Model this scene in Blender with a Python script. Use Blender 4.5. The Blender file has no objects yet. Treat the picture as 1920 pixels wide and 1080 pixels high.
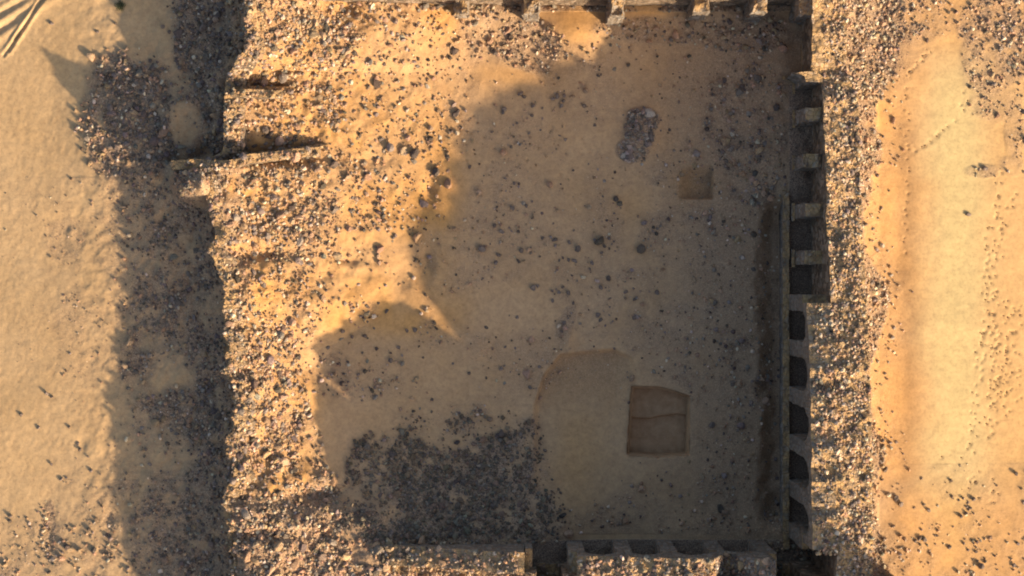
import bpy, math, random
import numpy as np
from mathutils import Vector

# ------------------------------------------------------------------ camera, sky, sun, exposure
S = bpy.context.scene
C = S.collection
R = math.radians
CAM_H = 90.0
SUN_EL = 19.0
SUN_DIR = (0.78, -0.625)                       # horizontal direction towards the sun
cam_d = bpy.data.cameras.new("camera")
cam_d.sensor_width = 36.0
cam_d.lens = 36.0 * CAM_H / 48.0
cam_d.clip_start = 0.5
cam_d.clip_end = 3000.0
cam = bpy.data.objects.new("camera", cam_d)
C.objects.link(cam)
cam.location = (0, 0, CAM_H)
S.camera = cam

w = bpy.data.worlds.new("World")
S.world = w
w.use_nodes = True
nt = w.node_tree
bg = nt.nodes["Background"]
sky = nt.nodes.new("ShaderNodeTexSky")
sky.sky_type = 'NISHITA'
sky.sun_disc = False
sky.sun_elevation = R(SUN_EL)
sky.sun_rotation = math.atan2(SUN_DIR[0], SUN_DIR[1])
sky.air_density = 1.0
sky.dust_density = 4.0
sky.ozone_density = 1.0
nt.links.new(sky.outputs[0], bg.inputs[0])
bg.inputs[1].default_value = 0.066

sl = bpy.data.lights.new("sun", 'SUN')
sl.energy = 2.85
sl.angle = R(0.9)
sl.color = (1.0, 0.77, 0.50)
so = bpy.data.objects.new("sun", sl)
C.objects.link(so)
ce = math.cos(R(SUN_EL))
sd = Vector((SUN_DIR[0] * ce, SUN_DIR[1] * ce, math.sin(R(SUN_EL))))
so.rotation_euler = sd.to_track_quat('Z', 'Y').to_euler()
so.location = sd * 200

S.view_settings.view_transform = 'Standard'
S.view_settings.look = 'None'
S.view_settings.gamma = 1.0
S.view_settings.exposure = 1.55
S.render.engine = 'CYCLES'
S.cycles.max_bounces = 4
S.cycles.diffuse_bounces = 3
S.cycles.filter_width = 2.0

# ------------------------------------------------------------------ numeric helpers
rng = np.random.default_rng(11)
random.seed(5)
_tiles = [np.random.default_rng(100 + i).random((256, 256)) for i in range(8)]


def vnoise(x, y, k=0):
    t = _tiles[k % 8]
    xi = np.floor(x).astype(int); yi = np.floor(y).astype(int)
    fx = x - xi; fy = y - yi
    fx = fx * fx * (3 - 2 * fx); fy = fy * fy * (3 - 2 * fy)
    x0 = xi & 255; x1 = (xi + 1) & 255; y0 = yi & 255; y1 = (yi + 1) & 255
    return (t[x0, y0] * (1 - fx) + t[x1, y0] * fx) * (1 - fy) + (t[x0, y1] * (1 - fx) + t[x1, y1] * fx) * fy


def fbm(x, y, size, octv=4, k=0, gain=0.5):
    s = 0.0; a = 1.0; n = 0.0; f = 1.0 / size
    for i in range(octv):
        s = s + a * (vnoise(x * f + 17.3 * i + 3.1 * k, y * f + 9.7 * i + 5.3 * k, k + i) - 0.5)
        n += a; a *= gain; f *= 2.03
    return 2 * s / n


def ss(a, b, x):
    t = np.clip((x - a) / (b - a), 0, 1)
    return t * t * (3 - 2 * t)


def ip(x, xs, ys):
    return np.interp(x, xs, ys)


def inside(px, py, poly):
    r = np.zeros(np.shape(px), bool)
    n = len(poly)
    for i in range(n):
        x0, y0 = poly[i]; x1, y1 = poly[(i + 1) % n]
        c = ((y0 > py) != (y1 > py))
        with np.errstate(divide='ignore', invalid='ignore'):
            xx = (x1 - x0) * (py - y0) / ((y1 - y0) if y1 != y0 else 1e-9) + x0
        r ^= c & (px < xx)
    return r


def segdist(px, py, x0, y0, x1, y1):
    dx, dy = x1 - x0, y1 - y0
    t = np.clip(((px - x0) * dx + (py - y0) * dy) / (dx * dx + dy * dy), 0, 1)
    return np.hypot(px - x0 - t * dx, py - y0 - t * dy), t


# plan coordinates: 40 units per metre, origin at the north-west of the plot
def plan(X, Y):
    return 960 + 40 * X, 540 - 40 * Y


# the footprints / dents in the eastern sand
DENTS = []
def trail(pts, n, jit, r=0.07):
    L = [math.dist(pts[i], pts[i + 1]) for i in range(len(pts) - 1)]
    T = sum(L)
    for i in range(n):
        d = T * (i + random.random() * .6) / n
        j = 0
        while j < len(L) - 1 and d > L[j]:
            d -= L[j]; j += 1
        f = d / L[j]
        x = pts[j][0] * (1 - f) + pts[j + 1][0] * f + random.gauss(0, jit)
        y = pts[j][1] * (1 - f) + pts[j + 1][1] * f + random.gauss(0, jit)
        DENTS.append((x, y, r * random.uniform(.7, 1.3)))
trail([(1885, 330), (1855, 450), (1850, 600), (1835, 740), (1825, 850)], 60, 6)
trail([(1905, 360), (1875, 470), (1862, 620), (1870, 760)], 50, 7)
trail([(1915, 560), (1895, 640), (1900, 760)], 60, 16, .06)
trail([(1870, 560), (1885, 720), (1850, 830)], 50, 16, .06)
trail([(1790, 225), (1755, 255), (1715, 290)], 9, 2)
trail([(1745, 95), (1705, 140)], 9, 2, .055)
trail([(1740, 85), (1700, 150), (1702, 300), (1700, 480)], 30, 2.5, .05)
trail([(1835, 120), (1800, 215)], 7, 5)
trail([(1810, 860), (1880, 950)], 16, 18, .06)
trail([(820, 240), (960, 300), (1120, 280)], 40, 26, .08)
trail([(830, 430), (900, 500)], 16, 30, .07)


# ------------------------------------------------------------------ terrain height
def ridge(Y):
    py = 540 - 40 * Y
    xr = ip(py, [-60, 110, 150, 290, 306, 380, 560, 1100], [472, 468, 432, 418, 378, 398, 428, 444])
    return (xr - 960) / 40 * .976 + (.22 + .55 * ss(340, 420, py)) * fbm(Y * 0 + 3, Y, 1.3, 5, 2, .68)


def ridge_z(Y):
    py = 540 - 40 * Y
    return ip(py, [-100, 122, 140, 300, 320, 500, 700, 900, 1100],
              [3.0, 2.9, 2.2, 1.75, 2.35, 2.0, 2.0, 2.15, 1.9])


def ridge_n(Y):
    return .40 * fbm(Y * 0 + 8, Y, 1.5, 5, 4, .6)


PIT = [(1187, 727), (1236, 728), (1264, 735), (1291, 745), (1290, 852), (1234, 856), (1179, 850)]


def poly_in(px, py, poly, soft):
    """1 inside the polygon, falling to 0 over `soft` plan units outside its edges"""
    d = np.full(np.shape(px), 1e9)
    for i in range(len(poly)):
        q, _ = segdist(px, py, *poly[i], *poly[(i + 1) % len(poly)])
        d = np.minimum(d, q)
    d = np.where(inside(px, py, poly), -d, d)
    return 1 - np.clip(d / soft + .5, 0, 1)


SW_X = np.arange(1500, 2100, 2.0)
SW_Z = np.interp(SW_X, [1560, 1640, 1665, 1690, 1705, 1725, 1760, 1850, 1960, 2400], [.25, .02, -.11, -.20, -.15, -.13, -.22, -.50, -.83, -1.6])
_k = np.exp(-(np.arange(-24, 25) * 2.0 / 13) ** 2); _k /= _k.sum()
SW_Z = np.convolve(np.pad(SW_Z, 24, mode='edge'), _k, mode='valid')
SW_X = np.append(SW_X, [2400, 9000]); SW_Z = np.append(SW_Z, [-1.6, -3])


def ground(X, Y):
    px, py = plan(X, Y)
    Xr = ridge(Y); zc = ridge_z(Y)
    # western plain, falling gently to the west
    plain = -.35 - .055 * np.clip(240 - px, -60, 4000) / 40
    plain = plain + .05 * fbm(X, Y, 3.0, 3, 1)
    ap = np.clip((Xr - X) / 5.2, 0, 1)
    west = plain + .6 * (1 - ap) ** 1.3 + .5 * (1 - np.clip((Xr - X) / 1.5, 0, 1)) ** 1.3 * (1.6 + fbm(X, Y, .8, 3, 7)) + .25 * fbm(X, Y, .8, 4, 3, .6) * np.sqrt(np.clip(1 - ap, 0, 1)) + .05 * fbm(X, Y, .5, 3, 5) * ss(100, 200, px)
    q = ((px - 240) / 95) ** 2 + ((py - 235) / 130) ** 2
    west = west + .45 * np.exp(-q * 1.1)
    q = ((px - 350) / 45) ** 2 + ((py - 235) / 70) ** 2
    west = west + .5 * np.exp(-q * q)
    q = ((px - 376) / 46) ** 2 + ((py - 346) / 36) ** 2
    west = west + 1.9 * np.exp(-q * q) * (py > 306)
    # mound of collapsed masonry inside the west wall, sloping down to the courtyard
    xe = ip(py, [-60, 100, 200, 400, 560, 650, 800, 900, 1100], [1000, 900, 850, 790, 760, 620, 620, 660, 760])
    Xe = (xe - 960) / 40
    t = np.clip((X - Xr) / (Xe - Xr), 0, 1)
    mound = (zc - .12) * (1 - t) ** 1.15 + ridge_n(Y) * np.exp(-np.clip(X - Xr, 0, 99) / .7) + .22 * fbm(X, Y, 1.6, 4, 5) * (1 - t) ** .6 + .14 * fbm(X, Y, .55, 3, 6) * (1 - t) ** .5
    # courtyard
    court = .035 * fbm(X, Y, 2.2, 3, 6) + .015 * fbm(X, Y, .5, 2, 1)
    east = mound + court
    # sunken room behind the cross wall
    ys = ip(px, [320, 440, 470, 600], [303, 303, 291, 273])
    dd = ys - py
    k = ss(300, 330, px) * (1 - ss(585, 625, px)) * ip(px, [320, 430, 480, 600], [1, 1.0, .62, .36])
    wd = ip(px, [320, 440, 500, 600], [60, 56, 30, 16]) * (1 + .5 * fbm(X, Y, .9, 3, 2))
    east = east - 1.3 * k * (dd > 0) * np.exp(-np.clip(dd, 0, 400) / wd)
    west = west - .5 * k * (dd > 0) * np.exp(-np.clip(dd, 0, 400) / 26.0)
    dd = 166 - py
    k = ss(435, 445, px) * (1 - ss(520, 560, px))
    east = east - .5 * k * (dd > 0) * np.exp(-np.clip(dd, 0, 400) / 16.0)
    for cx, cy, rx, ry, dp in ((490, 478, 60, 16, .45), (806, 355, 14, 24, .22), (800, 490, 16, 30, .25), (650, 488, 30, 9, .25),
                               (655, 20, 22, 30, .4), (600, 925, 55, 16, .55), (500, 990, 70, 14, .35), (470, 900, 30, 30, .3), (560, 770, 30, 30, .25), (1010, 90, 40, 40, .2), (590, 690, 40, 40, .3)):
        east = east - dp * np.exp(-(((px - cx) / rx) ** 2 + ((py - cy) / ry) ** 2))
    # sand drifts along the north wall
    for cx, cy, rx, ry, dp in ((1078, 45, 60, 50, .38), (1215, 10, 46, 30, .35), (1130, 60, 60, 20, .12), (760, 60, 60, 40, .2), (930, 20, 60, 30, .3), (1330, 20, 60, 26, .25)):
        east = east + dp * np.exp(-(((px - cx) / rx) ** 2 + ((py - cy) / ry) ** 2))
    # debris slopes in front of the south wall
    g = np.exp(-((np.clip(np.abs(px - 850) - 120, 0, 999) / 90) ** 2)) * ss(790, 1015, py)
    east = east + 1.25 * g + .3 * g * fbm(X, Y, 1.2, 4, 2)
    g = ss(420, 500, px) * (1 - ss(560, 760, px)) * ss(840, 990, py)
    east = east + .9 * g + .25 * g * fbm(X, Y, 1.0, 4, 4)
    g = ss(1200, 1330, px) * ss(940, 1010, py)
    east = east + .18 * g
    # the sand tongue
    q, tt = segdist(px, py, 770, 545, 900, 655)
    east = east + .16 * np.exp(-(q / 16) ** 2)
    # scraped hollow with a curved lip, around the pit
    yl = ip(px, [1000, 1020, 1050, 1110, 1150, 1185, 1200], [760, 700, 662, 655, 652, 668, 700])
    g = ss(0, 9, py - yl) * ss(998, 1012, px) * (1 - ss(1150, 1210, px)) * (1 - ss(760, 1000, py))
    east = east - .36 * g
    east = east + .16 * np.exp(-(((px - 1065) / 12) ** 2 + ((py - 640) / 24) ** 2))
    # square pit and the small pit
    east = east - .95 * poly_in(px, py, PIT, 5.0)
    east = east + .5 * np.exp(-(((px - 1205) / 32) ** 2 + ((py - 255) / 44) ** 2))
    m = ss(1268, 1300, px) * (1 - ss(1334, 1338, px)) * ss(305, 330, py) * (1 - ss(370, 374, py))
    east = east - .55 * m
    east = east + .12 * np.exp(-(((px - 1352) / 14) ** 2 + ((py - 348) / 30) ** 4))
    # trench at the foot of the east arcade
    g = ss(1415, 1458, px + 16 * fbm(X, Y, 1.2, 3, 3)) * (1 - ss(1464, 1477, px)) * ss(360, 400, py) * (1 - ss(960, 1000, py))
    east = east - (.75 + .3 * fbm(X, Y, 1.4, 3, 6)) * g
    # rubble at the foot of the upper east wall
    g = ss(1330, 1480, px) * (1 - ss(1560, 1580, px)) * (1 - ss(330, 420, py))
    east = east + .45 * g + .12 * g * fbm(X, Y, .9, 3, 1)
    # ---- outside, east of the fort: talus, swale, dune crest and the far slope
    xo = ip(py, [-60, 100, 300, 400, 560, 650, 700, 850, 1100], [1650, 1615, 1640, 1605, 1660, 1625, 1608, 1650, 1640]) + 12 * fbm(X * 0, Y, 1.3, 3, 5)
    talus = 1.5 * (1 - ss(1560, 1, px * 0 + 1)) if False else 1.1 * (1 - ss(1585, 1, px * 0)) if False else 0
    tl = .55 * (1 - np.clip((px - 1575) / np.maximum(xo - 1575, 75), 0, 1)) ** 1.2
    swale_n = ip(px, [1560, 1700, 1850, 2400, 9000], [.1, -.05, -.45, -1.5, -2])
    pw = px + 22 * fbm(X * 0 + 2, Y, 5.0, 3, 3)
    swale = ip(pw, SW_X, SW_Z)
    mixn = np.clip(ss(120, 260, py) * (1 - ss(860, 960, py)), 0, 1)
    outer = swale * mixn + swale_n * (1 - mixn) + tl * (1 + .3 * fbm(X, Y, 1.0, 3, 6)) + .05 * fbm(X, Y, 2.5, 4, 2)
    # ---- assemble
    z = west + (east - west) * ss(-.22, .1, X - Xr)
    z = z + (outer - z) * ss(14.4, 14.9, X)
    # vehicle tracks in the north-west corner
    for (x0, y0, x1, y1, wd, dp) in ((-80, 62, 120, -48, 8, .085), (-80, 100, 150, -58, 7, .075), (-60, 30, 60, -36, 6, .05),
                                     (10, 92, 75, -10, 3, .05), (22, 70, 80, -10, 3, .04), (0, 100, 30, 60, 3, .04)):
        q, tt = segdist(px, py, x0, y0, x1, y1)
        z = z - dp * np.exp(-(q / wd) ** 2) + .6 * dp * np.exp(-((q - wd * 2.0) / wd) ** 2)
    # ripples and lumps of the plain
    g = 1 - ss(150, 420, px)
    z = z + g * (.013 * fbm(X * 1.3, Y, .28, 3, 7) + .03 * fbm(X, Y, .45, 3, 3) * ss(90, 230, px))
    q = ((px - 122) / 30) ** 2 + ((py - 440) / 34) ** 2
    z = z - .10 * np.exp(-q) + .07 * np.exp(-(((px - 128) / 10) ** 2 + ((py - 440) / 18) ** 2))
    for cx, cy, rx, ry, dp in ((88, 990, 12, 45, .10), (200, 985, 10, 30, .08), (148, 835, 10, 14, .07)):
        z = z - dp * np.exp(-(((px - cx) / rx) ** 2 + ((py - cy) / ry) ** 2))
    far = ss(26, 60, np.hypot(X, Y * 1.6))
    z = z * (1 - far * .0) + far * .8 * fbm(X, Y, 35, 3, 5)
    return z


def dent(X, Y, Z, gx, gy):
    for (x, y, r) in DENTS:
        wx, wy = (x - 960) / 40, (540 - y) / 40
        i0, i1 = np.searchsorted(gx, [wx - .3, wx + .3]); j0, j1 = np.searchsorted(gy, [wy - .3, wy + .3])
        if i1 <= i0 or j1 <= j0:
            continue
        q = ((X[j0:j1, i0:i1] - wx) ** 2 + (Y[j0:j1, i0:i1] - wy) ** 2) / (r * r)
        Z[j0:j1, i0:i1] -= .04 * np.exp(-q)


# ------------------------------------------------------------------ density of loose stone, in plan units
# (kind, geometry, stones per square metre, mean radius)
def density(px, py):
    n1 = fbm(px / 40, py / 40, 1.6, 3, 3)
    n2 = fbm(px / 40, py / 40, .55, 2, 5)
    d = np.zeros(np.shape(px))
    def put(m, v):
        nonlocal d
        d = np.maximum(d, m * v)
    def ell(cx, cy, rx, ry, v, p=1.0, rot=0.0):
        c, s = math.cos(rot), math.sin(rot)
        u = ((px - cx) * c + (py - cy) * s) / rx; w_ = (-(px - cx) * s + (py - cy) * c) / ry
        q = np.sqrt(u * u + w_ * w_) + .28 * n1
        put(1 - ss(.75, 1.15, q), v)
    # western apron and its shadowed slope
    l = ip(py, [-40, 60, 200, 330, 480, 640, 760, 880, 1100], [350, 340, 300, 215, 235, 205, 225, 235, 235]) + 55 * n1
    put(ss(l - 14, l + 60, px) * (1 - ss(420, 440, px)), 40 + 85 * n1)
    put(ss(350, 410, px) * (1 - ss(450, 490, px)), 68 + 40 * n1)
    ell(245, 225, 92, 130, 80)
    ell(410, 60, 82, 140, 95)
    ell(395, 950, 66, 90, 80); ell(405, 730, 40, 90, 85); ell(400, 480, 45, 70, 70); ell(300, 560, 70, 60, 30); ell(250, 660, 40, 60, 40)
    ell(330, 1010, 110, 90, 36)
    ell(372, 345, 50, 44, 90)
    # plateau inside the ridge
    ell(560, 60, 140, 110, 60)
    ell(520, 240, 130, 150, 40)
    ell(520, 400, 120, 110, 46)
    ell(700, 200, 190, 130, 22)
    ell(670, 360, 150, 110, 26)
    ell(500, 560, 110, 110, 30)
    ell(500, 760, 70, 180, 60)
    ell(600, 1010, 170, 130, 60)
    ell(560, 860, 60, 80, 40)
    ell(680, 700, 110, 50, 18)
    ell(650, 660, 90, 40, 6)
    q = np.hypot((px - 860) / 215, (py - 915) / 125) + .45 * n1 + .2 * fbm(px / 40, py / 40, .8, 3, 6)
    put(1 - ss(.5, 1.15, q), 200); put(ss(620, 700, px) * (1 - ss(1010, 1090, px)) * ss(930, 985, py + 25 * n1) * (py < 1030), 150)
    ell(720, 960, 140, 80, 60)
    ell(985, 960, 90, 60, 36)
    ell(960, 850, 60, 60, 14)
    ell(990, 90, 62, 62, 60)
    ell(900, 60, 120, 50, 22)
    ell(800, 100, 130, 60, 20)
    ell(1090, 110, 60, 30, 12)
    ell(1250, 55, 160, 30, 26); ell(1400, 60, 90, 40, 40)
    ell(1202, 232, 33, 26, 130, 1, -.3)
    ell(1188, 280, 30, 26, 130, 1, -.4); ell(1198, 255, 28, 34, 130)
    ell(1238, 340, 18, 12, 40)
    ell(1400, 230, 90, 120, 34)
    ell(1310, 440, 110, 60, 22)
    ell(1400, 560, 90, 140, 15)
    ell(1300, 620, 130, 60, 16)
    ell(1400, 700, 60, 80, 26)
    ell(1410, 360, 50, 30, 50)
    ell(1150, 960, 40, 40, 30)
    ell(1370, 960, 60, 40, 18)
    ell(1060, 615, 16, 50, 30, 1, .3)
    ell(1025, 690, 16, 40, 24)
    ell(1070, 660, 60, 9, 14)
    ell(1120, 470, 22, 40, 8)
    ell(1050, 500, 120, 60, 3)
    ell(965, 700, 60, 50, 3)
    ell(810, 330, 40, 60, 8); ell(795, 480, 26, 60, 22); ell(640, 480, 40, 14, 20)
    # courtyard: a thin scatter
    put((px > 760) & (px < 1480) & (py > 60) & (py < 1000), 7 + 16 * n1)
    put((px > 430) & (px < 830) & (py > 0) & (py < 650), 12 + 26 * n1)
    # east: wall top and talus
    xo = ip(py, [-60, 60, 200, 300, 400, 480, 560, 650, 700, 770, 850, 900, 1000, 1100],
            [1700, 1690, 1640, 1648, 1612, 1618, 1668, 1636, 1618, 1628, 1655, 1635, 1645, 1645]) + 16 * n1
    put(ss(1500, 1530, px) * (1 - ss(xo - 12, xo + 5, px)), 62 + 75 * n1)
    put(ss(1530, 1600, px) * (1 - ss(xo - 6, xo + 16, px)), 70)
    put(ss(1530, 1600, px) * (1 - ss(xo, xo + 75, px)), 9 + 16 * n1)
    ell(1690, 30, 120, 60, 24); ell(1860, 40, 70, 50, 26); ell(1865, 110, 60, 70, 24); ell(1905, 60, 40, 90, 30)
    ell(1880, 195, 60, 34, 12); ell(1850, 320, 34, 12, 16); ell(1905, 310, 26, 20, 10); ell(1910, 240, 20, 60, 12)
    put((py > 870) * (px > 1640), 3.5 + 7 * n1)
    put((py > 960) * (px > 1600), 5 + 9 * n1)
    # south strip, beyond the wall face, and the wall tops
    put((py > 1016) * ss(440, 520, px) * (px < 1660), 85)
    put((py < 22) * (px > 460) * (px < 1560), 60)
    # thin scatter on the plain
    put((px < 260) * (py > 330), ip(px, [0, 90, 150, 250], [.2, 1.5, 8, 14]) * (1 + 2.2 * n1) * np.where((py > 700) & (py < 900), .3, 1))
    put(ss(930, 1010, py + 40 * n1) * (1 - ss(100, 150, px)), 22 + 20 * n1)
    ell(200, 1040, 80, 40, 12); ell(88, 990, 13, 48, 40); ell(203, 990, 14, 40, 26); ell(120, 448, 40, 40, 12)
    d = d * np.clip(1 + 1.1 * n2, .15, 2) * (1 + .7 * ss(440, 470, px) * (1 - ss(560, 760, px)) + .5 * (px > 1490)) 
    d = d + (12 + 20 * n1).clip(0, 40) * ss(1180, 1400, px) * (px < 1480) * (py < 1000) * (py > 60)
    # clean patches of blown sand
    def clear(cx, cy, rx, ry, a=.95, rot=0.0):
        nonlocal d
        c, s = math.cos(rot), math.sin(rot)
        u = ((px - cx) * c + (py - cy) * s) / rx; w_ = (-(px - cx) * s + (py - cy) * c) / ry
        d = d * (1 - a * (1 - ss(.7, 1.15, np.sqrt(u * u + w_ * w_) + .2 * n1)))
    clear(352, 235, 34, 54, .93); clear(940, 580, 110, 55); clear(700, 640, 60, 45, .6); clear(850, 700, 90, 60, .85)
    clear(1095, 830, 90, 150, .97); clear(1235, 790, 80, 95, .97); clear(1078, 48, 38, 34, .85); clear(1215, 10, 36, 24, .85)
    clear(950, 140, 70, 18, .9, .15); clear(700, 540, 60, 28, .7); clear(820, 800, 130, 30, .4)
    clear(650, 800, 50, 30, .6); clear(1250, 880, 70, 50, .8); clear(690, 450, 80, 20, .8); clear(330, 480, 50, 50, .5)
    clear(300, 850, 70, 60, .6); clear(270, 60, 60, 60, .9)

    return d


# ------------------------------------------------------------------ materials
def nodes(name, rough=.95):
    m = bpy.data.materials.new(name); m.use_nodes = True
    n = m.node_tree.nodes; l = m.node_tree.links
    b = n["Principled BSDF"]
    b.inputs["Roughness"].default_value = rough
    b.inputs["Specular IOR Level"].default_value = .15
    return m, n, l, b


def noise_n(n, l, vec, scale, detail=4, rough=.55):
    t = n.new("ShaderNodeTexNoise")
    t.inputs["Scale"].default_value = scale; t.inputs["Detail"].default_value = detail
    t.inputs["Roughness"].default_value = rough
    l.new(vec, t.inputs["Vector"])
    return t.outputs["Fac"]


def ramp(n, l, fac, pts):
    r = n.new("ShaderNodeValToRGB")
    e = r.color_ramp.elements
    while len(e) < len(pts):
        e.new(.5)
    for i, (p, c) in enumerate(pts):
        e[i].position = p; e[i].color = (*c, 1)
    l.new(fac, r.inputs[0])
    return r.outputs[0]


def mix(n, l, a, b, f, mode='MIX'):
    m = n.new("ShaderNodeMix"); m.data_type = 'RGBA'; m.blend_type = mode
    if hasattr(f, 'links') or not isinstance(f, (int, float)):
        l.new(f, m.inputs[0])
    else:
        m.inputs[0].default_value = f
    for s, v in ((6, a), (7, b)):
        if isinstance(v, tuple):
            m.inputs[s].default_value = (*v, 1)
        else:
            l.new(v, m.inputs[s])
    return m.outputs[2]


def bump(n, l, b, h, dist, strength=1.0):
    u = n.new("ShaderNodeBump"); u.inputs["Distance"].default_value = dist
    u.inputs["Strength"].default_value = strength
    l.new(h, u.inputs["Height"]); l.new(u.outputs[0], b.inputs["Normal"])


def mat_ground():
    m, n, l, b = nodes("sand_and_gravel")
    g = n.new("ShaderNodeNewGeometry").outputs["Position"]
    at = n.new("ShaderNodeAttribute"); at.attribute_name = "soil"
    sp = n.new("ShaderNodeSeparateColor"); l.new(at.outputs["Color"], sp.inputs[0])
    big = noise_n(n, l, g, .35, 5)
    mid = noise_n(n, l, g, 3.0, 5)
    fine = noise_n(n, l, g, 16.0, 4, .65)
    grain = noise_n(n, l, g, 7.0, 8, .75)
    sand = ramp(n, l, big, [(.3, (.53, .34, .18)), (.7, (.595, .40, .23))])
    sand = mix(n, l, sand, (.56, .455, .235), sp.outputs[2])            # pale sand
    sand = mix(n, l, sand, (.62, .33, .10), sp.outputs[1])          # orange sand
    sand = mix(n, l, sand, ramp(n, l, mid, [(.3, (.82, .80, .80)), (.65, (1.05, 1.03, 1.0))]), .8, 'MULTIPLY')
    sand = mix(n, l, sand, ramp(n, l, grain, [(.33, (.74, .70, .68)), (.5, (1.0, 1.0, 1.0)), (.68, (1.12, 1.10, 1.08))]), .7, 'MULTIPLY')
    grav = ramp(n, l, fine, [(.32, (.11, .08, .06)), (.50, (.28, .193, .135)), (.66, (.55, .39, .26))])
    col = mix(n, l, sand, grav, sp.outputs[0])
    l.new(col, b.inputs["Base Color"])
    ad = n.new("ShaderNodeMath"); ad.operation = 'MULTIPLY_ADD'
    l.new(grain, ad.inputs[0]); ad.inputs[1].default_value = .6; l.new(mid, ad.inputs[2])
    mu = n.new("ShaderNodeMath"); mu.operation = 'MULTIPLY_ADD'
    l.new(sp.outputs[0], mu.inputs[0]); mu.inputs[1].default_value = 1.6; mu.inputs[2].default_value = .35
    m2 = n.new("ShaderNodeMath"); m2.operation = 'MULTIPLY'
    l.new(ad.outputs[0], m2.inputs[0]); l.new(mu.outputs[0], m2.inputs[1])
    bump(n, l, b, m2.outputs[0], .035)
    return m


def mat_stone():
    m, n, l, b = nodes("field_stone")
    at = n.new("ShaderNodeAttribute"); at.attribute_name = "tint"
    g = n.new("ShaderNodeNewGeometry").outputs["Position"]
    f = noise_n(n, l, g, 14.0, 4, .6)
    col = mix(n, l, at.outputs["Color"], ramp(n, l, f, [(.3, (.66, .64, .62)), (.7, (1.15, 1.12, 1.08))]), 1.0, 'MULTIPLY')
    l.new(col, b.inputs["Base Color"])
    bump(n, l, b, f, .02)
    return m


def mat_masonry(name, dark, mid_, pale):
    m, n, l, b = nodes(name)
    n_geo = n.new("ShaderNodeNewGeometry")
    g = n_geo.outputs["Position"]
    mp = n.new("ShaderNodeMapping"); mp.inputs["Scale"].default_value = (1, 1, .6)
    l.new(g, mp.inputs[0])
    v = n.new("ShaderNodeTexVoronoi"); v.inputs["Scale"].default_value = 4.2
    l.new(mp.outputs[0], v.inputs["Vector"])
    v2 = n.new("ShaderNodeTexVoronoi"); v2.feature = 'DISTANCE_TO_EDGE'; v2.inputs["Scale"].default_value = 4.2
    l.new(mp.outputs[0], v2.inputs["Vector"])
    sep = n.new("ShaderNodeSeparateColor"); l.new(v.outputs["Color"], sep.inputs[0])
    c = ramp(n, l, sep.outputs[0], [(0, dark), (.5, mid_), (1, pale)])
    f = noise_n(n, l, g, 9.0, 5, .65)
    c = mix(n, l, c, ramp(n, l, f, [(.3, (.6, .58, .56)), (.7, (1.15, 1.12, 1.1))]), 1.0, 'MULTIPLY')
    e = ramp(n, l, v2.outputs["Distance"], [(.0, (0, 0, 0)), (.10, (1, 1, 1))])
    c = mix(n, l, (.24, .165, .10), c, e)
    nz = n.new("ShaderNodeSeparateXYZ"); l.new(n_geo.outputs["Normal"], nz.inputs[0])
    up = n.new("ShaderNodeMapRange"); up.inputs[1].default_value = .72; up.inputs[2].default_value = .95
    l.new(nz.outputs[2], up.inputs[0])
    sf = noise_n(n, l, g, 2.2, 5, .6)
    um = n.new("ShaderNodeMath"); um.operation = 'MULTIPLY'
    l.new(up.outputs[0], um.inputs[0]); l.new(ramp(n, l, sf, [(.35, (.2, .2, .2)), (.55, (.95, .95, .95))]), um.inputs[1])
    c = mix(n, l, c, ramp(n, l, f, [(.3, (.36, .23, .12)), (.6, (.58, .37, .17))]), um.outputs[0])
    l.new(c, b.inputs["Base Color"])
    mm = mix(n, l, e, f, .4)
    bump(n, l, b, mm, .05)
    return m


M_GROUND = mat_ground()
M_STONE = mat_stone()
M_WALL = mat_masonry("rough_masonry", (.10, .085, .075), (.22, .175, .135), (.42, .34, .27))
M_PIER = mat_masonry("plastered_masonry", (.21, .185, .165), (.28, .25, .22), (.37, .335, .295))
def mat_earth():
    m, n, l, b = nodes("packed_earth")
    g = n.new("ShaderNodeNewGeometry").outputs["Position"]
    f = noise_n(n, l, g, 3.0, 7, .65)
    l.new(ramp(n, l, f, [(.3, (.36, .21, .11)), (.7, (.50, .32, .18))]), b.inputs["Base Color"])
    bump(n, l, b, f, .05)
    return m


M_PIT = mat_earth()


# ------------------------------------------------------------------ object helpers
def mesh_np(name, V, F, material, parent=None, smooth=False, color=None, cname="tint"):
    me = bpy.data.meshes.new(name)
    V = np.asarray(V, np.float32); F = np.asarray(F, np.int32)
    me.vertices.add(len(V)); me.vertices.foreach_set("co", V.ravel())
    k = F.shape[1]
    me.loops.add(F.size); me.loops.foreach_set("vertex_index", F.ravel())
    me.polygons.add(len(F))
    me.polygons.foreach_set("loop_start", np.arange(0, F.size, k, dtype=np.int32))
    me.polygons.foreach_set("loop_total", np.full(len(F), k, np.int32))
    me.polygons.foreach_set("use_smooth", np.full(len(F), smooth, bool))
    me.update(calc_edges=True)
    me.validate()
    if color is not None:
        a = me.color_attributes.new(cname, 'FLOAT_COLOR', 'POINT')
        cc = np.ones((len(V), 4), np.float32); cc[:, :3] = color
        a.data.foreach_set("color", cc.ravel())
    me.materials.append(material)
    o = bpy.data.objects.new(name, me)
    C.objects.link(o)
    if parent is not None:
        o.parent = parent
        o.matrix_parent_inverse = parent.matrix_basis.inverted()
    return o


def tag(o, label, cat, group=None):
    o['label'] = label; o['category'] = cat
    if group:
        o['group'] = group
    return o


def thing(name, label, cat, loc, group=None):
    o = bpy.data.objects.new(name, None)
    C.objects.link(o)
    o.location = loc
    o.empty_display_size = .3
    bpy.context.view_layer.update()
    return tag(o, label, cat, group)


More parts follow.
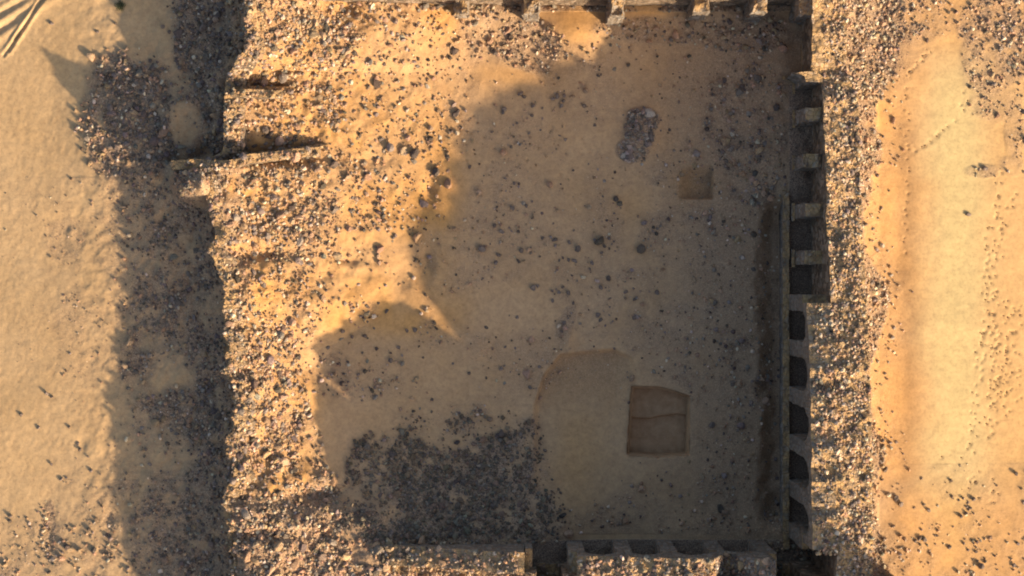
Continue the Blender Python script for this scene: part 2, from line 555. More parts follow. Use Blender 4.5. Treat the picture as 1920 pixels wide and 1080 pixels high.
def grid_faces(nr, nc):
    i = np.arange(nr - 1)[:, None] * nc + np.arange(nc - 1)[None, :]
    i = i.ravel()
    return np.stack([i, i + 1, i + nc + 1, i + nc], 1)


# ------------------------------------------------------------------ the ground sheet
def build_ground():
    def axis(h, step):
        core = np.arange(-h, h + step / 2, step)
        ext = [h]; d = step
        while ext[-1] < 900:
            d *= 1.22; ext.append(ext[-1] + d)
        ext = np.array(ext[1:])
        return np.concatenate([-ext[::-1], core, ext])
    gx = axis(25.2, .05); gy = axis(14.6, .05)
    X, Y = np.meshgrid(gx, gy)
    Z = ground(X, Y)
    dent(X, Y, Z, gx, gy)
    px, py = plan(X, Y)
    d = density(px, py)
    r = np.clip(d / 60, 0, 1) ** .6
    rough = .05 * fbm(X, Y, .35, 3, 2) * r
    core = (np.abs(X) < 25.5) & (np.abs(Y) < 15)
    Z = Z + np.where(core, rough, 0)
    soil = np.zeros(X.shape + (3,), np.float32)
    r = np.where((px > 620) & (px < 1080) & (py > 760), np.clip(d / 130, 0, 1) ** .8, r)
    soil[..., 0] = r * np.where(core, .85 - .4 * ss(440, 500, px) * (1 - ss(800, 900, px)) * (1 - ss(850, 950, py)), 0)
    soil[..., 0] = np.maximum(soil[..., 0], .55 * ss(1130, 1380, px + 60 * fbm(X, Y, 2, 3, 5)) * (px < 1500) * (py > 40) * (py < 1010) * (1 - poly_in(px, py, PIT, 6)))
    o = (.35 + .55 * ss(-.4, .5, fbm(X, Y, 2.2, 3, 4))) * ss(400, 440, px) * (1 - ss(820, 900, px)) * (1 - .5 * ss(900, 1000, py))
    o = np.maximum(o, .5 * ss(1640, 1700, px) * np.maximum(np.maximum(ss(880, 980, py), 1 - ss(40, 140, py)), .6 * ss(1820, 1900, px)))
    strip = ss(1600, 1625, px) * (1 - ss(1650, 1770, px + 30 * fbm(X, Y, 2.0, 3, 2))) * ss(60, 150, py) * (1 - ss(860, 960, py))
    o = np.maximum(o, .6 * strip)
    for cx, cy, rx, ry, v in ((1180, 380, 50, 40, .28), (1305, 345, 40, 30, .6), (1080, 50, 60, 50, .7), (1215, 10, 50, 30, .8),
                              (950, 140, 90, 30, .5), (1110, 700, 80, 40, .3), (1090, 900, 40, 50, .4), (560, 840, 60, 60, .6),
                              (680, 720, 70, 60, .3)):
        o = np.maximum(o, v * np.exp(-(((px - cx) / rx) ** 2 + ((py - cy) / ry) ** 2)))
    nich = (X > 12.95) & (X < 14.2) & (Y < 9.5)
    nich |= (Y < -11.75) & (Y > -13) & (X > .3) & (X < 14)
    soil[..., 0] = np.where(nich, 1.0, soil[..., 0])  # full gravel darkens the niche floors, standing in for deep shade
    soil[..., 1] = o
    pale = np.maximum(ss(1690, 1790, px + 24 * fbm(X, Y, 2.0, 3, 2)) * (1 - ss(1800, 1890, px + 24 * fbm(X, Y, 2.0, 3, 6)) * .6) * ss(-20, 220, py) * (1 - ss(800, 1080, py + 80 * fbm(X, Y, 3, 3, 1))) * .85, (1 - ss(140, 420, px)) * .2)
    
    o *= 1 - .9 * ss(560, 620, px) * ss(600, 650, py) * (px < 1500)
    hol = ss(0, 10, py - ip(px, [1000, 1020, 1050, 1110, 1150, 1185, 1200], [760, 700, 662, 655, 652, 668, 700])) * ss(1000, 1016, px) * (1 - ss(1150, 1205, px)) * (1 - ss(690, 800, py))
    o = np.maximum(o, .30 * hol)
    soil[..., 0] = np.maximum(soil[..., 0], .45 * hol)
    o = np.maximum(o, .35 * np.exp(-((px - 1085) / 45) ** 2 - ((py - 850) / 90) ** 2))
    soil[..., 1] = o
    soil[..., 2] = pale
    V = np.stack([X, Y, Z], -1).reshape(-1, 3)
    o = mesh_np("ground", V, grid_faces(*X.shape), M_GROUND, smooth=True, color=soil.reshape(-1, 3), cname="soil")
    o['kind'] = 'structure'
    return o


build_ground()


# ------------------------------------------------------------------ walls
def jag(s):
    return .30 * fbm(s, s * 0 + 4.4, .75, 3, 5)


class Wall:
    """a thick ruined wall: s runs along it, u runs outward from its inner face"""
    def __init__(self, kind, c, s0, s1, th, face, crest, notches=(), shift=None):
        self.kind, self.c, self.s0, self.s1, self.th = kind, c, s0, s1, th
        self.face, self.crest, self.notches, self.shift = face, crest, notches, shift

    def P(self, s, u):
        c = self.c if self.shift is None else self.c + ip(s, *self.shift)
        if self.kind == 'E': return c + u, s + 0 * u
        if self.kind == 'W': return c - u, s + 0 * u
        if self.kind == 'N': return s + 0 * u, c + u
        return s + 0 * u, c - u

    def inv(self, X, Y):
        if self.kind in 'EW':
            s = Y; c = self.c if self.shift is None else self.c + ip(s, *self.shift)
            return s, (X - c) if self.kind == 'E' else (c - X)
        return X, (Y - self.c) if self.kind == 'N' else (self.c - Y)

    def top(self, s, u):
        X, Y = self.P(s, u)
        th = self.th
        sk = s - (u + .9) * (1.25 if self.kind == 'S' else 0)
        f = ip(s, *self.face) if self.kind != 'S' else ip(sk, *self.face)
        t = np.clip(u / th, 0, 1)
        f = f + jag(s) * np.exp(-np.clip(u, 0, 99) / .3)
        z = f - self.crest * t + .15 * fbm(X, Y, .5, 3, 4) + .20 * fbm(X, Y, 1.3, 2, 1)
        for (a0, a1, u1, zz) in self.notches:
            z = np.where((s > a0) & (s < a1) & (u < u1), zz + .1 * fbm(X, Y, .4, 2, 2), z)
        return z

    def build(self, name, parent, zb_in=-.6, zb_out=-1.2, mat=None, batter=.35):
        s = np.arange(self.s0, self.s1 + .04, .08)
        n_f, n_t, n_o = 14, int(self.th / .08) + 2, 10
        rows = []
        for k in range(n_f):
            t = k / (n_f - 1)
            u = np.zeros_like(s)
            zt = self.top(s, u)
            z = zb_in + (zt - zb_in) * t
            n = .05 * fbm(s, z, .35, 3, 1) + .05 * fbm(s, z, 1.2, 2, 2)
            X, Y = self.P(s, u + n * (1 - .0 * t))
            rows.append(np.stack([X, Y, z], 1))
        for k in range(1, n_t):
            u = np.full_like(s, self.th * k / (n_t - 1))
            X, Y = self.P(s, u)
            rows.append(np.stack([X, Y, self.top(s, u)], 1))
        zt = self.top(s, np.full_like(s, self.th))
        for k in range(1, n_o):
            t = k / (n_o - 1)
            z = zt + (zb_out - zt) * t
            n = .10 * fbm(s, z, .5, 3, 3) + batter * t
            X, Y = self.P(s, self.th + n)
            rows.append(np.stack([X, Y, z], 1))
        V = np.stack(rows, 0)
        nr, nc = V.shape[:2]
        F = grid_faces(nr, nc)
        V = V.reshape(-1, 3)
        # end caps as fans
        extra = []
        for col in (0, nc - 1):
            ids = [r * nc + col for r in range(nr)]
            cidx = len(V)
            V = np.vstack([V, V[ids].mean(0)[None]])
            for a, b in zip(ids[:-1], ids[1:]):
                extra.append((a, b, cidx, cidx) if col else (b, a, cidx, cidx))
        flip = self.kind in 'EN'
        me = bpy.data.meshes.new(name)
        faces = [tuple(f) for f in F.tolist()] + [e[:3] for e in extra]
        me.from_pydata(V.tolist(), [], faces)
        me.materials.append(mat or M_WALL)
        import bmesh
        bm = bmesh.new(); bm.from_mesh(me); bmesh.ops.recalc_face_normals(bm, faces=bm.faces); bm.to_mesh(me); bm.free()
        o = bpy.data.objects.new(name, me); C.objects.link(o)
        o.parent = parent; o.matrix_parent_inverse = parent.matrix_basis.inverted()
        return o


def rough_block(name, wall, s0, s1, u0, u1, z0, ztop, parent, mat=M_PIER, zlow=None, step=.12, amp=.05, seed=0, taper=0.0):
    """block between s0..s1 and u0..u1 whose top follows ztop(s) and bottom zlow(s); surfaces uneven"""
    ns = max(3, int((s1 - s0) / step) + 1); nu = max(3, int((u1 - u0) / step) + 1)
    zm = ztop(np.array([(s0 + s1) / 2]))[0]
    nz = max(3, int((zm - z0) / .25) + 1)
    verts = {}; V = []; F = []
    def vid(i, j, k):
        key = (i, j, k)
        if key not in verts:
            s = s0 + (s1 - s0) * i / (ns - 1); u = u0 + (u1 - u0) * j / (nu - 1)
            sa = np.array([s])
            zt = float(ztop(sa)[0]); zl = float(zlow(sa)[0]) if zlow else z0
            f = k / (nz - 1)
            z = zl + (zt - zl) * f
            if taper:
                mids = (s0 + s1) / 2; s = mids + (s - mids) * (1 - taper * f)
            X, Y = wall.P(np.array([s]), np.array([u]))
            X = float(X[0]); Y = float(Y[0])
            a = amp
            X += a * float(fbm(np.array([Y + z]), np.array([z - X]), .5, 3, seed)) * (0.0 if (u1 > -.02 and j == nu - 1) else 1)
            Y += a * float(fbm(np.array([X - z]), np.array([z + Y]), .5, 3, seed + 1)) * (0.0 if (u1 > -.02 and j == nu - 1) else 1)
            if k == nz - 1:
                z += 1.6 * a * float(fbm(np.array([X]), np.array([Y]), .35, 2, seed + 2))
            verts[key] = len(V); V.append((X, Y, z))
        return verts[key]
    for i in range(ns - 1):
        for j in range(nu - 1):
            for k in (0, nz - 1):
                F.append((vid(i, j, k), vid(i + 1, j, k), vid(i + 1, j + 1, k), vid(i, j + 1, k)))
    for i in range(ns - 1):
        for k in range(nz - 1):
            for j in (0, nu - 1):
                F.append((vid(i, j, k), vid(i + 1, j, k), vid(i + 1, j, k + 1), vid(i, j, k + 1)))
    for j in range(nu - 1):
        for k in range(nz - 1):
            for i in (0, ns - 1):
                F.append((vid(i, j, k), vid(i, j + 1, k), vid(i, j + 1, k + 1), vid(i, j, k + 1)))
    me = bpy.data.meshes.new(name); me.from_pydata(V, [], F); me.materials.append(mat)
    import bmesh
    bm = bmesh.new(); bm.from_mesh(me); bmesh.ops.recalc_face_normals(bm, faces=bm.faces); bm.to_mesh(me); bm.free()
    o = bpy.data.objects.new(name, me); C.objects.link(o)
    if parent is not None:
        o.parent = parent; o.matrix_parent_inverse = parent.matrix_basis.inverted()
    return o


def const(v):
    return lambda s: np.full(np.shape(s), float(v))


# --- east wall
EW = Wall('E', 14.0, -14.6, 15.5, 1.65,
          face=([-14.6, -11, -9.5, -5, -3.4, -1.8, .4, 2, 5, 8.5, 9.5, 15.5], [7.3, 7.3, 7.05, 6.85, 6.6, 5.95, 5.4, 4.9, 4.3, 3.7, 3.3, 3.3]),
          crest=.5, shift=([-20, 9.62, 9.68, 20], [0, 0, -.45, -.45]))
SW = Wall('S', -12.75, -12.6, 14.0, 1.9,
          face=([-12.6, -9, -7, -5, -2.6, 0, 2, 7.25, 8.95, 9.4, 9.75, 10.5, 11.9, 14], [1.2, 1.4, 1.4, 1.6, 2.4, 4.2, 5.5, 6.2, 6.1, 4.75, 4.75, 6.0, 7.4, 7.4]),
          crest=.45, notches=((1.15, 2.25, .75, 1.0), (11.75, 12.9, .6, 1.2)))
NW = Wall('N', 13.2, -11.8, 13.6, 1.9,
          face=([-11.8, -8, -5, -2.5, 2, 13.6], [2.6, 2.4, 2.6, 4.2, 4.9, 5.1]), crest=.3)

e_root = thing("rampart", "thick ruined east wall with shadowed niches on its inner side and sunlit rubble on top",
               "wall", (14.9, 0, 0), "ruined enclosure walls")
EW.build("wall_core", e_root)
e_piers = [9.45, 7.88, 5.77, 3.53, 1.39, -.67, -2.76, -4.95, -7.15, -9.3, -11.3]
PW = .36
for i, y in enumerate(e_piers):
    lower = y < -.5
    if lower:
        rough_block("pier", EW, y - PW, y + PW, -1.05, 0.0, -.6, const(4.4), e_root, seed=i % 5)
    else:
        h = 3.5 - .2 * (i % 3)
        rough_block("pier", EW, y - PW * (.9 if i else .5), y + PW * .9, -.80, 0.0, -.6,
                    (lambda hh: (lambda s: hh + 0 * s))(h), e_root, seed=i % 5, amp=.09, taper=.1)
        rough_block("bench_step", EW, y - PW - .05, y + PW + .05, -.95, -.81, -.6, const(.5), e_root, seed=3, amp=.03)


def arch(wall, a, b, depth, zs, zc, parent, seed=0):
    """spandrel over the opening between pier faces a and b (a<b); reaches over half of each pier"""
    half = (b - a) / 2; mid = (a + b) / 2
    def low(s):
        q = np.clip(1 - ((s - mid) / half) ** 2, 0, 1)
        return zs + (zc - zs) * np.sqrt(q)
    def topf(s):
        return np.maximum(ip(s, *wall.face) + .02 + jag(s), low(s) + .18)
    return rough_block("arch", wall, a - PW, b + PW, -depth, 0.0, zs, topf, parent, zlow=low, seed=seed, amp=.04, step=.1)


lowp = [p for p in e_piers if p < -.5]
for i in range(len(lowp) - 1):
    arch(EW, lowp[i + 1] + PW, lowp[i] - PW, 1.05, 4.4, (5.3, 5.9, 6.2, 6.3, 6.3)[i], e_root, seed=i)
rough_block("bench", EW, -12.2, 4.6, -1.36, -1.06, -.9, const(.38), e_root, amp=.04, step=.3)

s_root = thing("rampart", "ruined south wall with arched niches, along the bottom edge of the photo",
               "wall", (4, -13.6, 0), "ruined enclosure walls")
SW.build("wall_core", s_root)
s_piers = [.75, 2.9, 5.02, 7.05, 9.2, 11.4]
for i, x in enumerate(s_piers):
    rough_block("pier", SW, x - (PW if i else .16), x + (PW if i else .16), -.95, 0.0, -.6, const(3.2 if i == 0 else (4.1 if i < 4 else (3.6 if i == 4 else 4.6))), s_root, seed=i % 5)
rough_block("parapet", SW, -7.4, .55, -.93, 0.0, -.3, lambda s: ip(s, [-7.4, -5, -2.6, 0, .55], [1.15, 1.9, 2.9, 4.1, 4.2]), s_root, seed=2, amp=.05, step=.2)
for i in range(1, 4):
    arch(SW, s_piers[i] + PW, s_piers[i + 1] - PW, .95, 4.1, 5.0, s_root, seed=i + 2)
arch(SW, s_piers[4] + PW, s_piers[5] - PW, .95, 3.6, 4.2, s_root, seed=1)

n_root = thing("rampart", "ruined north wall with sunlit piers and dark niches along the top edge of the view",
               "wall", (4, 14, 0), "ruined enclosure walls")
NW.build("wall_core", n_root)
n_piers = [-2.3, .95, 4.75, 8.65, 11.2, 13.4]
for i, x in enumerate(n_piers):
    rough_block("pier", NW, x - .36 - .1 * (i % 2), x + .34, -.62 - .12 * (i % 3), 0.0, -.6, const((1.9, 2.6, 3.3, 2.8, 3.4, 3.0)[i]), n_root, seed=i % 5, amp=.16, taper=.15)

# --- corner tower at the south-east (its shoulder lies just under the frame)
TW = Wall('S', -13.5, 16.3, 17.9, 2.2, face=([16.3, 16.6, 17.0, 17.6, 17.9], [9.5, 10.0, 10.1, 9.9, 9.4]),
          crest=.2)
t_root = thing("corner_tower", "broken corner tower where the east and south walls meet, throwing a shadow on the rubble",
               "tower", (15.6, -15.4, 0))
TW.build("tower_core", t_root)


# --- west wall: the outer face of the mound
class West(Wall):
    def P(self, s, u):
        return ridge(s) - .16 + u, s + 0 * u
    def inv(self, X, Y):
        return Y, X - (ridge(Y) - .16)
    def top(self, s, u):
        X, Y = self.P(s, u)
        return ridge_z(s) + ridge_n(s) * np.exp(-np.clip(u, 0, 99) / .7) + .14 * fbm(X, Y, .5, 3, 2) - .35 * np.clip(u / self.th, 0, 1) ** 2


w_root = thing("rampart", "collapsed west wall, a low stony ridge whose outer side lies in shadow", "wall", (-12.9, 0, 0),
               "ruined enclosure walls")
WW = West('E', 0, -14.4, 15.0, .9, None, None)
WW.build("wall_core", w_root, zb_in=-1.2, zb_out=-1.0, batter=.2)


# --- cross walls inside the mound
def cross(x0, x1, ys, zt, th, label):
    w_ = Wall('S', 0, x0, x1, th, face=None, crest=None)
    w_.P = lambda s, u: (s + 0 * u, ip(s, *ys) - u)
    w_.top = lambda s, u: ip(s, *zt) + .12 * fbm(s, u + 3, .45, 3, 2)
    r = thing("cross_wall", label, "wall", ((x0 + x1) / 2, float(ip((x0 + x1) / 2, *ys)), float(ip((x0 + x1) / 2, *zt)) - 1),
              "ruined room walls in the rubble")
    w_.inv = lambda X, Y: (X, ip(X, *ys) - Y)
    w_.build("wall_core", r, zb_in=-.6, zb_out=-.6, batter=.02)
    return w_


CW1 = cross(-15.6, -8.9, ([-15.6, -12.9, -12.0, -8.9], [5.85, 5.85, 6.12, 6.55]),
            ([-15.6, -14.5, -12.9, -11, -8.9], [2.1, 2.15, 2.35, 1.85, 1.25]), .42,
            "long low cross wall with a shadowed north side, running out of the west ridge")
CW2 = cross(-12.8, -10.6, ([-12.8, -10.6], [9.1, 9.05]), ([-12.8, -10.6], [2.4, 2.05]), .35,
            "short stub of cross wall near the top left, just inside the west ridge")

# --- pit lining
def pit():
    r = thing("excavation_pit", "square sunken pit with earth sides, dug in the shaded courtyard floor", "pit", (6.9, -6.3, -1.2))
    P2 = [((x - 960) / 40, (540 - y) / 40) for x, y in PIT]
    cx = sum(p[0] for p in P2) / len(P2); cy = sum(p[1] for p in P2) / len(P2)
    def shrink(p, d):
        v = Vector((p[0] - cx, p[1] - cy)); return (cx + v.x * (1 - d), cy + v.y * (1 - d))
    # sides
    V = []; F = []
    n = len(P2); m = 12; lev = 7
    ring = []
    for i in range(n):
        for k in range(m):
            f = k / m
            a = P2[i]; b = P2[(i + 1) % n]
            ring.append((a[0] * (1 - f) + b[0] * f, a[1] * (1 - f) + b[1] * f))
    for j in range(lev):
        t = j / (lev - 1)
        for q in ring:
            a = shrink(q, -.05 if j == 0 else .05 * t)
            nn = .03 * float(fbm(np.array([a[0] + t]), np.array([a[1] - t]), .4, 2, 2))
            V.append((a[0] + nn, a[1] + nn, (.012 if j == 0 else -.02) - .85 * t * (j > 0)))
    N = len(ring)
    for j in range(lev - 1):
        for i in range(N):
            F.append((j * N + i, j * N + (i + 1) % N, (j + 1) * N + (i + 1) % N, (j + 1) * N + i))
    me = bpy.data.meshes.new("pit_side"); me.from_pydata(V, [], F); me.materials.append(M_PIT)
    o = bpy.data.objects.new("pit_side", me); C.objects.link(o); o.parent = r
    o.matrix_parent_inverse = r.matrix_basis.inverted()
    # floor in two levels with an edge between
    gx = np.linspace(5.4, 8.4, 61); gy = np.linspace(-8.0, -4.5, 71)
    X, Y = np.meshgrid(gx, gy)
    yl = -6.05 - .1 * np.sin((X - 5.4) * 2.0)
    Z = -.82 + .22 * ss(-.05, .03, Y - yl) + .04 * fbm(X, Y, .5, 3, 3)
    px, py = plan(X, Y)
    keep = poly_in(px, py, PIT, .1) > .5
    F2 = [f for f in grid_faces(*X.shape).tolist() if all(keep.ravel()[v] for v in f)]
    me = bpy.data.meshes.new("pit_floor"); me.from_pydata(np.stack([X, Y, Z], -1).reshape(-1, 3).tolist(), [], F2)
    me.materials.append(M_PIT)
    o = bpy.data.objects.new("pit_floor", me); C.objects.link(o); o.parent = r
    o.matrix_parent_inverse = r.matrix_basis.inverted()
pit()


# ------------------------------------------------------------------ stones
def surface(X, Y):
    z = ground(X, Y)
    for w_ in (EW, SW, NW, TW, WW, CW1, CW2):
        s, u = w_.inv(X, Y)
        m = (s > w_.s0) & (s < w_.s1) & (u > 0) & (u < w_.th)
        t = w_.top(s, np.clip(u, 0, w_.th))
        z = np.where(m, np.maximum(z, t), z)
    # tops of the arcades
    m = (X > 13.1) & (X < 14.05) & (Y < -.67) & (Y > -11.5)
    z = np.where(m, ip(Y, *EW.face) + .02 + jag(Y), z)
    m = (X > 2.9) & (X < 11.4) & (Y < -11.8) & (Y > -12.75)
    z = np.where(m, ip(X, *SW.face) + .02 + jag(X), z)
    m = (X > -7.4) & (X < .55) & (Y < -11.85) & (Y > -12.75)
    z = np.where(m, ip(X, [-7.4, -5, -2.6, 0, .55], [1.15, 1.9, 2.9, 4.1, 4.2]), z)
    return z


def ico(sub):
    import bmesh
    bm = bmesh.new(); bmesh.ops.create_icosphere(bm, subdivisions=sub, radius=1.0)
    bm.verts.ensure_lookup_table()
    V = np.array([v.co[:] for v in bm.verts]); F = np.array([[v.index for v in f.verts] for f in bm.faces])
    bm.free()
    return V, F


def templates(sub, n, seed):
    r = np.random.default_rng(seed)
    V0, F = ico(sub)
    out = []
    for _ in range(n):
        V = V0.copy()
        for _k in range(9):                      # chop with random planes: angular blocks
            d = r.normal(size=3); d /= np.linalg.norm(d)
            h = r.uniform(.45, .8)
            p = V @ d
            V = V - np.outer(np.clip(p - h, 0, None), d)
        V = V * r.uniform([.8, .65, .5], [1.25, 1.0, .85])
        V += r.normal(scale=.03, size=V.shape)
        out.append(V)
    return out, F


T_BIG, F_BIG = templates(2, 24, 1)
T_SML, F_SML = templates(1, 24, 2)

N = 330000
X = rng.uniform(-24.6, 24.6, N); Y = rng.uniform(-14.2, 14.2, N)
Zs = surface(X, Y)
k_ = 1 / (1 - Zs / CAM_H)
ppx = 960 + 40 * X * k_; ppy = 540 - 40 * Y * k_
den = density(ppx, ppy)
area = 49.2 * 28.4
acc = rng.random(N) < den * area / N
fp = np.array([(a, b) for a, b, c in DENTS if random.random() < .75])
Xf = (fp[:, 0] - 960) / 40; Yf = (540 - fp[:, 1]) / 40
# keep stones out of niches and off vertical drops
acc &= ~((X > 13.1) & (X < 14.05) & (Y > -.6))
acc &= ~((X > 12.75) & (X < 13.1))
acc &= ~((Y < -11.8) & (Y > -12.75) & (X > .3) & (X < 2.9))
X, Y, Zs, ppx, ppy, den = (a[acc] for a in (X, Y, Zs, ppx, ppy, den))
nf = len(Xf)
X = np.append(X, Xf); Y = np.append(Y, Yf); Zs = np.append(Zs, surface(Xf, Yf) - .03)
ppx = np.append(ppx, fp[:, 0]); ppy = np.append(ppy, fp[:, 1]); den = np.append(den, np.full(nf, 2.0))
n = len(X)
rad = np.exp(rng.normal(math.log(.064), .52, n))
rad = np.clip(rad, .03, .26)
rad[n - nf:] = rng.uniform(.035, .075, nf)
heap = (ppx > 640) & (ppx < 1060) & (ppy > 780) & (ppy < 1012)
rad = np.where(heap, rad * .82, rad)
rad = np.where(ppx > 1490, np.clip(rad * .88, .03, .17), rad)
flr = (ppx > 820) & (ppx < 1470) & (ppy > 110) & (ppy < 1000) & ~heap & (den < 40)
rad = np.where(flr & (rng.random(n) < .7), rad * .62, rad)
rad = np.where((ppx < 430) & (ppy > 330), rad * .85, rad)
rad = np.where((ppx < 230) & (ppy > 330) & (ppy < 950), np.clip(rad * .6, .03, .09), rad)
# tints: brown, grey, pale, dark
kind = rng.random(n)
br = np.array([.42, .285, .185]); gr = np.array([.27, .225, .19]); pl = np.array([.62, .51, .39]); dk = np.array([.135, .108, .092])
sel = np.where(kind[:, None] < .50, br, np.where(kind[:, None] < .72, gr, np.where(kind[:, None] < .86, pl, dk)))
# dark stones on the sand flats; western apron darkened too, shade put into tint
dark_zone = (den < 5) | ((ppx < 420) & (ppx > 200))
sel = np.where((dark_zone & (rng.random(n) < .45))[:, None], dk * 1.5, sel)
topw = (ppx > 1500) & (ppx < 1680)
sel = np.where((topw & (rng.random(n) < .14))[:, None], pl * .95, sel)
sel = np.where(((ppx > 430) & (ppx < 900) & (ppy < 600) & (rad < .09))[:, None], sel * np.array([1.04, .98, .88]), sel)
pile = np.hypot((ppx - 1203) / 45, (ppy - 255) / 62) < 1
sel = np.where(pile[:, None], gr * rng.uniform(.6, 1.5, (n, 1)), sel)
rad = np.where(sel[:, 0] > .5, np.clip(rad, .03, .15), rad)
rad = np.where(pile, rad * 1.15, rad)
sel = np.where(heap[:, None], sel * .36 + np.array([.072, .064, .052]), sel)  # heap stones tinted darker to deepen the shade they lie in
sel[n - nf:] = (.30, .20, .115)
tint = sel * rng.uniform(.75, 1.3, (n, 1)) * rng.uniform(.93, 1.07, (n, 3))

# lone stones that can be made out one by one: (plan x, plan y, radius m, pale?)
LONE = [(97, 44, .17), (182, 60, .12), (217, 45, .1), (305, 50, .16), (318, 60, .14), (88, 738, .15), (98, 744, .12), (40, 778, .12),
        (72, 802, .13), (130, 801, .12), (145, 832, .16), (151, 842, .13), (97, 870, .11), (115, 898, .14), (125, 896, .11),
        (172, 882, .12), (20, 968, .14), (975, 176, .2), (983, 181, .14), (945, 205, .18), (943, 212, .14), (1045, 180, .16),
        (1056, 190, .15), (1036, 186, .13), (1052, 199, .17), (1000, 198, .14), (998, 216, .15), (1095, 198, .16), (1122, 142, .13),
        (923, 247, .11), (992, 250, .1), (1060, 262, .11), (1115, 235, .12), (1127, 140, .1), (965, 345, .16), (905, 467, .24),
        (961, 390, .17), (987, 386, .14), (942, 435, .18), (928, 424, .13), (978, 470, .17), (973, 490, .17), (936, 478, .15),
        (930, 492, .16), (1018, 446, .12), (1040, 450, .16), (1068, 455, .15), (1083, 465, .2), (1066, 488, .13), (1078, 489, .16),
        (1143, 447, .15), (1134, 462, .14), (1128, 474, .12), (1110, 493, .17), (1106, 505, .11), (1000, 540, .19), (1008, 537, .13),
        (1035, 545, .14), (1056, 538, .13), (1066, 550, .15), (1048, 548, .13), (1075, 568, .12), (1036, 565, .14), (1142, 523, .17),
        (1127, 539, .15), (1174, 547, .16), (1190, 562, .12), (1232, 549, .2), (1122, 590, .18), (1126, 600, .13), (1190, 595, .18),
        (1335, 795, .2), (1372, 866, .16), (725, 583, .14), (643, 622, .17), (661, 631, .15), (684, 630, .17), (747, 651, .15),
        (763, 620, .14), (778, 618, .15), (680, 661, .1), (652, 678, .14), (615, 652, .16), (733, 675, .16), (970, 595, .12),
        (912, 614, .14), (948, 650, .1), (940, 690, .14), (880, 700, .12), (912, 709, .1), (1622, 422, .14), (1612, 680, .17),
        (1660, 700, .1), (1641, 655, .1), (1783, 901, .14), (1740, 956, .13), (1728, 897, .1), (1785, 931, .11), (1806, 934, .12),
        (1801, 968, .17), (1812, 962, .14), (1819, 953, .13), (1724, 1008, .16), (1734, 1012, .15), (1779, 1025, .17), (1807, 1019, .13),
        (1829, 1034, .14), (1838, 1060, .2), (1901, 1060, .15), (1660, 880, .2), (1679, 935, .2), (1688, 944, .17), (1905, 888, .15),
        (1675, 987, .14), (1655, 1010, .14), (1844, 182, .13), (1848, 185, .12), (1815, 402, .16), (1834, 318, .14), (1848, 316, .16),
        (1635, 140, .18), (1633, 150, .15), (1614, 107, .18), (1658, 130, .12), (1638, 245, .17), (1655, 256, .13), (1649, 272, .14)]


def stone_mesh(T, r, rot):
    V = T * r
    c, s = math.cos(rot[2]), math.sin(rot[2])
    Rz = np.array([[c, -s, 0], [s, c, 0], [0, 0, 1]])
    c, s = math.cos(rot[0]), math.sin(rot[0])
    Rx = np.array([[1, 0, 0], [0, c, -s], [0, s, c]])
    return V @ Rx.T @ Rz.T


USED = set()


def place_words(x, y):
    if x < 300:
        if x < 170 or y > 760: return "western sand"
        return "the western apron"
    if x < 450: return "the shaded ridge"
    if x < 800:
        if y < 560: return "the sunlit mound"
        if y < 760: return "shaded sand"
        return "lower-left rubble"
    if x < 1110 and y > 780: return "the southern heap"
    if x < 1500:
        if y > 1010: return "the south wall"
        if y < 130: return "northern debris"
        if 1150 < x < 1250 and 195 < y < 310: return "the stone pile"
        return "the courtyard floor"
    if x < 1650: return "the east wall"
    return "eastern sand"


def make_stone(i, X_, Y_, Z_, r, col, x, y, lone):
    T = T_BIG[i % len(T_BIG)]
    V = stone_mesh(T, r, (random.uniform(-.35, .35), 0, random.uniform(0, 6.28)))
    zmin = V[:, 2].min()
    V[:, 2] -= zmin
    o = mesh_np("stone", V, F_BIG, M_STONE, color=col)
    o.location = (X_, Y_, Z_ - r * (.16 if lone else .3))
    tone = "pale" if col[0] > .36 else ("dark" if col[0] < .15 else "brown")
    where = place_words(x, y)
    size = "small" if r < .12 else ("medium" if r < .17 else "large")
    pc, pr = x / 19.2, y / 10.8
    for q in (0, 1):
        label = "%s %s stone on %s, %.*f percent across, %.*f percent down%s" % (size, tone, where, q, pc, q, pr, "" if q else " the photo")
        if label not in USED:
            break
    USED.add(label)
    tag(o, label, "stone", "loose stones on " + where)
    return o


lx = np.array([(a[0] - 960) / 40 for a in LONE]); ly = np.array([(540 - a[1]) / 40 for a in LONE])
lz = surface(lx, ly)
lone_n = 0
for i, (a, X_, Y_, Z_) in enumerate(zip(LONE, lx, ly, lz)):
    kz = 1 - Z_ / CAM_H
    make_stone(i, X_ * kz, Y_ * kz, Z_, a[2] * .85, dk * random.uniform(1.1, 2.1), a[0], a[1], True)
    lone_n += 1
inview = (np.abs(ppx - 960) < 950) & (np.abs(ppy - 540) < 530)
order = np.argsort(-rad * inview)
big = order[:300 - lone_n]
for j, i in enumerate(big):
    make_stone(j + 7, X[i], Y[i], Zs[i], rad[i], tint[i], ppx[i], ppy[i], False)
rest = np.ones(n, bool); rest[big] = False


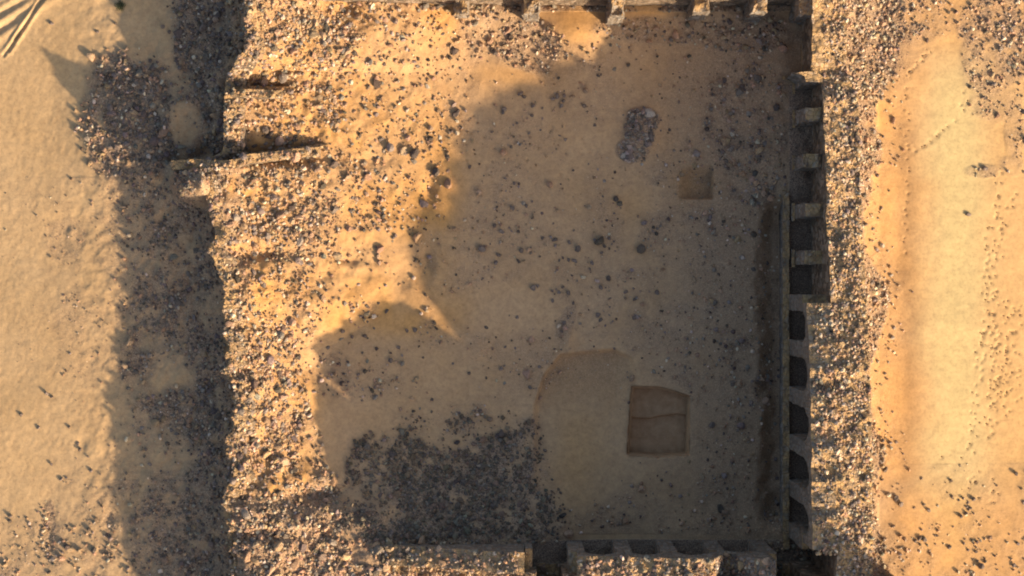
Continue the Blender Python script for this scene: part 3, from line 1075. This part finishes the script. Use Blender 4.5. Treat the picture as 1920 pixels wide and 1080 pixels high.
def stone_field(idx):
    m = len(idx)
    Tm = rng.integers(0, len(T_SML), m)
    TT = np.stack(T_SML)[Tm]                                    # m,v,3
    TT = TT * rad[idx][:, None, None]
    a = rng.uniform(0, 6.283, m); b = rng.uniform(-.5, .5, m)
    ca, sa, cb, sb = np.cos(a), np.sin(a), np.cos(b), np.sin(b)
    x, y, z = TT[..., 0], TT[..., 1], TT[..., 2]
    y2 = y * cb[:, None] - z * sb[:, None]; z2 = y * sb[:, None] + z * cb[:, None]
    x3 = x * ca[:, None] - y2 * sa[:, None]; y3 = x * sa[:, None] + y2 * ca[:, None]
    z2 = z2 - z2.min(1, keepdims=True)
    V = np.stack([x3 + X[idx][:, None], y3 + Y[idx][:, None], z2 + (Zs[idx] - rad[idx] * .3)[:, None]], -1)
    nv = V.shape[1]
    F = F_SML[None] + (np.arange(m) * nv)[:, None, None]
    col = np.repeat(tint[idx], nv, axis=0)
    o = mesh_np("rubble", V.reshape(-1, 3), F.reshape(-1, 3), M_STONE, color=col)
    tag(o, "countless loose stones of fallen masonry strewn over the ruin and the sand", "rubble")
    o['kind'] = 'stuff'
    print("stones in rubble:", m)


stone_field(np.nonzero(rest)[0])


# ------------------------------------------------------------------ a dry shrub on the plain
def shrub(x, y, r):
    wx, wy = (x - 960) / 40, (540 - y) / 40
    z = float(surface(np.array([wx]), np.array([wy]))[0])
    root = thing("desert_shrub", "small dark green shrub on the shaded sand at the top left edge", "shrub", (wx, wy, z))
    m, n_, l_, b_ = nodes("dry_leaf"); b_.inputs["Base Color"].default_value = (.09, .10, .055, 1)
    m2, n_, l_, b_ = nodes("twig"); b_.inputs["Base Color"].default_value = (.12, .08, .05, 1)
    q = np.random.default_rng(3)
    V = []; F = []
    for i in range(900):
        d = q.normal(size=3); d[2] = abs(d[2]); d /= np.linalg.norm(d)
        p = d * r * q.uniform(.35, 1.0) * np.array([1, 1, .75]) * (1 + .25 * math.sin(5 * math.atan2(d[1], d[0])))
        a = q.normal(size=3) * .022; b = q.normal(size=3) * .022
        k = len(V); V += [p, p + a, p + a * .5 + b]; F.append((k, k + 1, k + 2))
    o = mesh_np("foliage", np.array(V) + np.array([wx, wy, z]), F, m, root)
    V = []; F = []
    for i in range(14):
        d = q.normal(size=3); d[2] = abs(d[2]) + .4; d /= np.linalg.norm(d)
        e = d * r * .8; sd_ = np.cross(d, [0, 0, 1.0]); sd_ = sd_ / np.linalg.norm(sd_) * .008; up = np.cross(sd_, d)
        k = len(V); V += [sd_, -sd_, up, e]; F += [(k, k + 1, k + 3), (k + 1, k + 2, k + 3), (k + 2, k, k + 3)]
    mesh_np("stem", np.array(V) + np.array([wx, wy, z]), F, m2, root)


shrub(223, 9, .26)
